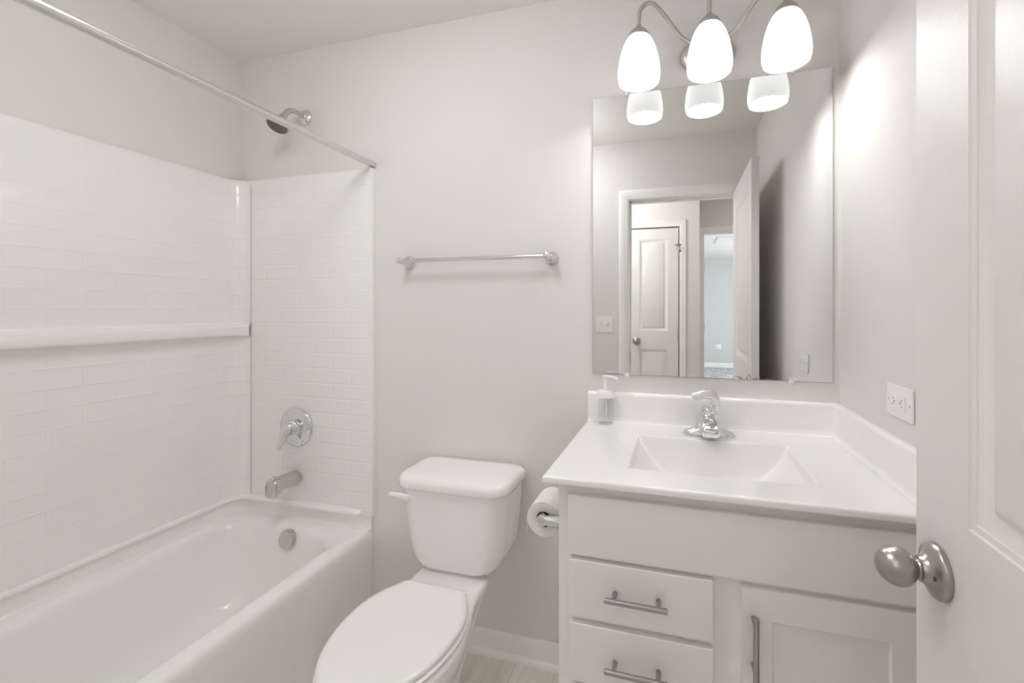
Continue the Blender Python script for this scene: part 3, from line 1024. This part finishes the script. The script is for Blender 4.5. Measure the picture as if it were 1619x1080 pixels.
bridge(bm, [[(x, KY1 - d, z) for d, z in splash_prof(0)] for x in (KX0 + 0.003, KX1)])
obj('backsplash', bm, M['marble'], top, sharp=40)
bm = B()
bridge(bm, [[(KX1 - d, y, z) for d, z in splash_prof(0)] for y in (KY0 + 0.004, KY1 - 0.002)])
obj('side_splash', bm, M['marble'], top, sharp=40)
dz = KZ - basin_depth(0.095, 1.33)
tag(obj('drain', lathe((0.095, 1.325, dz - 0.001), (0, 0, 1), [(0, 0.022), (0.003, 0.022), (0.005, 0.019), (0.0055, 0.016), (0.009, 0.014), (0.011, 0.004)], 28), M['chrome'], top), 'chrome basin drain')

# ------------------------------------------------------------------ faucet
fx, fy = 0.096, 1.462
fau = thing('faucet', 'chrome single-lever faucet behind the basin', 'faucet', (fx, fy, KZ))
bm = B()


def f_ring(hw, hd, z, r, yc=fy):
    return rrect(fx - hw, fx + hw, yc - hd, yc + hd, r, KZ + z, 8)


bridge(bm, [f_ring(0.0770, 0.0270, 0.0005, 0.0265), f_ring(0.0775, 0.0275, 0.004, 0.027), f_ring(0.0745, 0.0265, 0.009, 0.026), f_ring(0.066, 0.0255, 0.0135, 0.025),
            f_ring(0.052, 0.0255, 0.0185, 0.025), f_ring(0.040, 0.026, 0.026, 0.025), f_ring(0.032, 0.0265, 0.038, 0.025), f_ring(0.0285, 0.0265, 0.052, 0.025),
            f_ring(0.0265, 0.026, 0.064, 0.025), f_ring(0.025, 0.0245, 0.069, 0.024)])
obj('base', bm, M['chrome'], fau, sharp=60)
bm = B()


def sp_ring(y, hw, zt, zbm, r):
    return [Vector((p.x, y, KZ + p.y)) for p in rrect(fx - hw, fx + hw, zbm, zt, r, 0, 7)]


bridge(bm, [sp_ring(1.458, 0.0255, 0.066, 0.020, 0.016), sp_ring(1.436, 0.027, 0.064, 0.020, 0.016), sp_ring(1.410, 0.0275, 0.060, 0.020, 0.015), sp_ring(1.388, 0.028, 0.055, 0.0185, 0.013),
            sp_ring(1.372, 0.0275, 0.0495, 0.017, 0.012), sp_ring(1.362, 0.025, 0.044, 0.017, 0.010), sp_ring(1.358, 0.020, 0.039, 0.020, 0.008)])
obj('spout', bm, M['chrome'], fau, sharp=60)
obj('cap_ring', lathe((fx, fy + 0.002, KZ + 0.0685), (0, 0, 1), [(0, 0.0235), (0.004, 0.0235), (0.005, 0.0225), (0.010, 0.0225), (0.014, 0.021), (0.019, 0.016)], 28), M['chrome'], fau)
hp = smooth_path([(fx + 0.012, fy + 0.008, KZ + 0.072), (fx + 0.020, fy + 0.008, KZ + 0.098), (fx + 0.014, fy + 0.002, KZ + 0.119), (fx - 0.004, fy - 0.008, KZ + 0.128), (fx - 0.026, fy - 0.022, KZ + 0.126), (fx - 0.050, fy - 0.040, KZ + 0.121)])
nh = len(hp)
hr = []
for i in range(nh):
    t = i / (nh - 1)
    hr.append((0.0215 - 0.010 * t, 0.0115 * (1 - t) ** 0.8 + 0.0042))
hr[-2] = (0.010, 0.0036)
hr[-1] = (0.005, 0.0020)
obj('lever', tube(hp, hr, 20, up=(0.75, -0.3, 0.3)), M['chrome'], fau, sharp=60)

# ------------------------------------------------------------------ soap dispenser
so = thing('soap_dispenser', 'clear pump bottle with a white pump at the left end of the backsplash', 'soap dispenser', (-0.234, 1.509, KZ))
sxy = (-0.234, 1.509)
bm = lathe((*sxy, KZ + 0.0006), (0, 0, 1), [(0, 0.024), (0.001, 0.0255), (0.005, 0.0265), (0.070, 0.0265), (0.078, 0.0262), (0.083, 0.0245), (0.086, 0.020), (0.096, 0.020),
           (0.096, 0.0185), (0.085, 0.0185), (0.081, 0.0235), (0.076, 0.0250), (0.008, 0.0250), (0.005, 0.022)], 32)
obj('bottle', bm, M['clear'], so, sharp=50)
obj('tube', tube([(sxy[0], sxy[1], KZ + 0.008), (sxy[0] + 0.002, sxy[1], KZ + 0.09)], 0.0028, 10), M['white_plastic'], so)
bm = lathe((*sxy, KZ), (0, 0, 1), [(0.0905, 0.0215), (0.0905, 0.0285), (0.093, 0.0292), (0.110, 0.0288), (0.113, 0.0265), (0.1145, 0.016), (0.115, 0.010)], 36)
obj('collar', bm, M['white_plastic'], so, sharp=40)
bm = B()
add_lathe(bm, (*sxy, KZ), (0, 0, 1), [(0.113, 0.0095), (0.132, 0.0090), (0.133, 0.0078), (0.152, 0.0078), (0.153, 0.0098), (0.158, 0.0112), (0.1625, 0.0112), (0.1645, 0.009), (0.165, 0.002)], 24)
np_ = [(sxy[0] - 0.006, sxy[1], KZ + 0.1605), (sxy[0] + 0.018, sxy[1] - 0.004, KZ + 0.1602), (sxy[0] + 0.034, sxy[1] - 0.008, KZ + 0.158), (sxy[0] + 0.042, sxy[1] - 0.010, KZ + 0.1535)]
add_tube(bm, smooth_path(np_, 4), [(0.0075 - 0.0003 * i, 0.0045) for i in range(13)], 14, up=(0, 0, 1))
obj('pump', bm, M['white_plastic'], so, sharp=40)

# ------------------------------------------------------------------ mirror
MX0, MX1, MZ0, MZ1 = -0.288, 0.465, 1.079, 2.057
mi = thing('wall_mirror', 'large frameless wall mirror above the vanity', 'mirror', ((MX0 + MX1) / 2, YB, MZ0))
mb = obj('backing', box(MX0, MX1, YB - 0.0048, YB - 0.0004, MZ0, MZ1, 0.0008, 1), M['mirror_edge'], mi, smooth=False)
obj('glass', box(MX0 + 0.0012, MX1 - 0.0012, YB - 0.0056, YB - 0.0049, MZ0 + 0.0012, MZ1 - 0.0012), M['mirror'], mi, smooth=False)
for x, z, s in ((-0.168, MZ1, 1), (0.351, MZ1, 1), (-0.166, MZ0, -1), (0.349, MZ0, -1)):
    c = B()
    add_lathe(c, (x, YB - 0.0057, z + s * 0.001), (0, -1, 0), [(0, 0.0085), (0.002, 0.0085), (0.003, 0.0072)], 24)
    add_box(c, x - 0.006, x + 0.006, YB - 0.0080, YB - 0.0006, min(z + s * 0.0012, z + s * 0.009), max(z + s * 0.0012, z + s * 0.009), 0.0012, 2)
    add_lathe(c, (x, YB - 0.0084, z + s * 0.004), (0, -1, 0), [(0, 0.0042), (0.0015, 0.0038), (0.0024, 0.002)], 14)
    tag(obj('mirror_clip', c, M['clip'], mi), 'small clear plastic clip')

# ------------------------------------------------------------------ vanity light
vl = thing('vanity_light', 'three-lamp wall light with frosted glass shades above the mirror', 'wall lamp', (0.095, YB, 2.0))
LC, LY = 0.097, 1.42
bm = B()
rings = []
for d, k in ((0.0006, 1.0), (0.010, 1.0), (0.016, 0.95), (0.021, 0.84), (0.0245, 0.66), (0.0255, 0.3)):
    rings.append([(LC + 0.086 * k * math.cos(2 * PI * i / 48), YB - d, 2.152 + 0.060 * k * math.sin(2 * PI * i / 48)) for i in range(48)])
bridge(bm, rings)
obj('back_plate', bm, M['fixture'], vl, sharp=50)
obj('hub', lathe((LC, YB - 0.022, 2.170), (0, -1, 0), [(0, 0.022), (0.03, 0.020), (0.038, 0.017), (0.041, 0.008)], 28), M['fixture'], vl)
ST = 2.168          # top of the glass
for x in (-0.115, 0.095, 0.305):
    dxs = x - LC
    if abs(dxs) > 0.05:
        s = 1 if dxs > 0 else -1
        pts = [(LC, YB - 0.05, 2.168), (LC + s * 0.045, YB - 0.060, 2.166), (LC + s * 0.085, YB - 0.078, 2.184), (LC + s * 0.125, YB - 0.100, 2.232),
               (LC + s * 0.165, YB - 0.125, 2.270), (x - s * 0.022, LY + 0.008, 2.272), (x - s * 0.004, LY, 2.250), (x, LY, 2.222), (x, LY, 2.196)]
    else:
        pts = [(LC, YB - 0.055, 2.172), (LC, YB - 0.075, 2.185), (LC, YB - 0.095, 2.235), (LC, LY + 0.030, 2.278), (LC - 0.001, LY + 0.008, 2.282), (x, LY, 2.262), (x, LY, 2.225), (x, LY, 2.196)]
    obj('arm', tube(smooth_path(pts, 8), 0.0066, 14), M['fixture'], vl)
    obj('socket_cup', lathe((x, LY, 0), (0, 0, 1), [(ST - 0.012, 0.0335), (ST - 0.003, 0.0350), (ST + 0.004, 0.033), (ST + 0.015, 0.0255), (ST + 0.024, 0.016), (ST + 0.030, 0.0095), (ST + 0.034, 0.008)], 32), M['fixture'], vl)
    zo = 2.022
    outer = [(ST - 0.002, 0.0325), (2.155, 0.0405), (2.135, 0.0500), (2.110, 0.0578), (2.085, 0.0630), (2.062, 0.0658), (2.045, 0.0665), (2.032, 0.0655), (zo, 0.0625)]
    inner = [(zo + 0.001, 0.0600), (2.033, 0.0625), (2.045, 0.0637), (2.062, 0.0630), (2.085, 0.0602), (2.110, 0.0550), (2.135, 0.0472), (2.155, 0.0378), (ST - 0.002, 0.0298)]
    obj('shade', lathe((x, LY, 0), (0, 0, 1), outer + inner, 48, False, False), M['shade'], vl, sharp=60)
    bb = [(2.158, 0.012), (2.135, 0.0135), (2.120, 0.018), (2.106, 0.0255), (2.092, 0.0295), (2.078, 0.0300), (2.062, 0.0280), (2.050, 0.0235), (2.042, 0.0150), (2.039, 0.005)]
    obj('bulb', lathe((x, LY, 0), (0, 0, 1), bb, 32), M['bulb'], vl, sharp=60)

# ------------------------------------------------------------------ toilet paper
rx, rz, ry0, ry1, rr_ = -0.338, 0.752, 1.118, 1.220, 0.0465
hz = rz + 0.0048
tp = thing('toilet_roll', 'roll of white toilet paper on the vanity side', 'toilet roll', (rx, (ry0 + ry1) / 2, rz - rr_))
bm = lathe((rx, ry0, rz), (0, 1, 0), [(0.0005, 0.0205), (0.0, 0.022), (0.0, rr_ - 0.001), (0.001, rr_), (ry1 - ry0 - 0.001, rr_), (ry1 - ry0, rr_ - 0.001), (ry1 - ry0, 0.0205)], 48, False, False)
add_box(bm, rx - rr_ - 0.0002, rx - rr_ + 0.0008, ry0 + 0.0005, ry1 - 0.0005, rz - 0.035, rz)
obj('paper', bm, M['paper'], tp, sharp=40)
obj('core', lathe((rx, ry0 + 0.0003, rz), (0, 1, 0), [(0, 0.0205), (0, 0.0195), (ry1 - ry0 - 0.001, 0.0195), (ry1 - ry0 - 0.001, 0.0205)], 32, False, False), M['card'], tp)
th = thing('toilet_roll_holder', 'chrome toilet roll holder fixed to the vanity side', 'toilet roll holder', (CABX0, (ry0 + ry1) / 2, hz))
for y, s in ((ry0 - 0.013, 1), (ry1 + 0.013, -1)):
    p = B()
    add_lathe(p, (CABX0 - 0.0004, y, hz), (-1, 0, 0), [(0, 0.024), (0.004, 0.024), (0.007, 0.0215), (0.012, 0.0175), (0.025, 0.0145), (0.045, 0.0135), (0.060, 0.0120)], 28)
    add_lathe(p, (rx, y - s * 0.011, hz), (0, s, 0), [(0, 0.007), (0.001, 0.0115), (0.003, 0.0148), (0.020, 0.0150), (0.024, 0.0125)], 24)
    obj('post', p, M['chrome'], th)
obj('spindle', lathe((rx, ry0 - 0.003, hz), (0, 1, 0), [(0, 0.0085), (0.021, 0.0085), (0.022, 0.0145), (ry1 - ry0 - 0.018, 0.0145), (ry1 - ry0 - 0.017, 0.0085), (ry1 - ry0 + 0.006, 0.0085)], 24), M['satin'], th)

# ------------------------------------------------------------------ outlet, switches, vent
oy, oz = 1.166, 1.099
ou = thing('wall_outlet', 'white twin outlet on the right wall above the side splash', 'outlet', (XR, oy, oz - 0.037))
obj('cover_plate', box(XR - 0.0058, XR - 0.0004, oy - 0.059, oy + 0.059, oz - 0.0365, oz + 0.0365, 0.0035, 3), M['white_plastic'], ou)
dv = obj('receptacle', box(XR - 0.0085, XR - 0.005, oy - 0.034, oy + 0.034, oz - 0.0165, oz + 0.0165, 0.0012, 2), M['white_plastic'], ou)
for s in (-1, 1):
    c = oy + s * 0.0205
    tag(obj('slot', box(XR - 0.0089, XR - 0.0083, c - 0.004, c + 0.004, oz + 0.0055, oz + 0.0070), M['slot'], dv, smooth=False), 'dark plug slot')
    tag(obj('slot', box(XR - 0.0089, XR - 0.0083, c - 0.0035, c + 0.0035, oz - 0.0075, oz - 0.0060), M['slot'], dv, smooth=False), 'dark plug slot')
    tag(obj('ground_hole', lathe((XR - 0.0083, c - s * 0.0075, oz), (-1, 0, 0), [(0, 0.0022), (0.0006, 0.0022)], 10), M['slot'], dv), 'dark round plug hole')
for s in (-1, 1):
    b_ = obj('test_button', box(XR - 0.0092, XR - 0.008, oy + s * 0.0045 - 0.0032, oy + s * 0.0045 + 0.0032, oz - 0.006, oz + 0.006, 0.0004, 1), M['white_plastic'], dv)
    obj('screw', lathe((XR - 0.0056, oy + s * 0.048, oz), (-1, 0, 0), [(0, 0.003), (0.0008, 0.0028), (0.0012, 0.001)], 12), M['fixture'], ou)

wx, wz = -0.478, 1.205
ws = thing('light_switch', 'white double light switch left of the doorway, seen in the mirror', 'light switch', (wx, YF1, wz - 0.058))
obj('cover_plate', box(wx - 0.0585, wx + 0.0585, YF1 + 0.0004, YF1 + 0.0060, wz - 0.058, wz + 0.058, 0.0035, 3), M['white_plastic'], ws)
for s in (-1, 1):
    c = wx + s * 0.023
    obj('toggle', box(c - 0.005, c + 0.005, YF1 + 0.0055, YF1 + 0.015, wz - 0.002 + s * 0.005, wz + 0.011 + s * 0.005, 0.0012, 2), M['white_plastic'], ws)
    bm = box(c - 0.0065, c + 0.0065, YF1 + 0.0056, YF1 + 0.0064, wz - 0.013, wz + 0.013)
    tag(obj('toggle_slot', bm, M['fixture'], ws, smooth=False), 'grey toggle slot')

av = thing('air_vent', 'louvred air vent in the bedroom ceiling, seen in the mirror', 'air vent', (0.90, -4.6, H - 0.012))
obj('frame', (lambda b: (add_box(b, 0.62, 1.10, -4.95, -4.91, H - 0.012, H - 0.0005), add_box(b, 0.62, 1.10, -4.29, -4.25, H - 0.012, H - 0.0005), add_box(b, 0.62, 0.66, -4.91, -4.29, H - 0.012, H - 0.0005), add_box(b, 1.06, 1.10, -4.91, -4.29, H - 0.012, H - 0.0005), b)[-1])(B()), M['trim'], av, smooth=False)
bm = B()
for i in range(10):
    y = -4.88 + i * 0.062
    r_ = bmesh.ops.create_cube(bm, size=1.0)
    bmesh.ops.transform(bm, matrix=Matrix.Translation((0.86, y, H - 0.008)) @ Matrix.Rotation(0.5, 4, 'X') @ Matrix.Diagonal((0.40, 0.042, 0.003, 1)), verts=r_['verts'])
obj('louvres', bm, M['trim'], av, smooth=False)

bo = thing('bedroom_outlet', 'small white outlet low on the far bedroom wall in the mirror', 'outlet', (0.88, -7.5, 0.40))
obj('cover_plate', box(0.845, 0.96, -7.4996, -7.494, 0.40, 0.515, 0.003, 2), M['white_plastic'], bo)
obj('receptacle', box(0.875, 0.93, -7.494, -7.491, 0.425, 0.49, 0.002, 2), M['white_plastic'], bo)
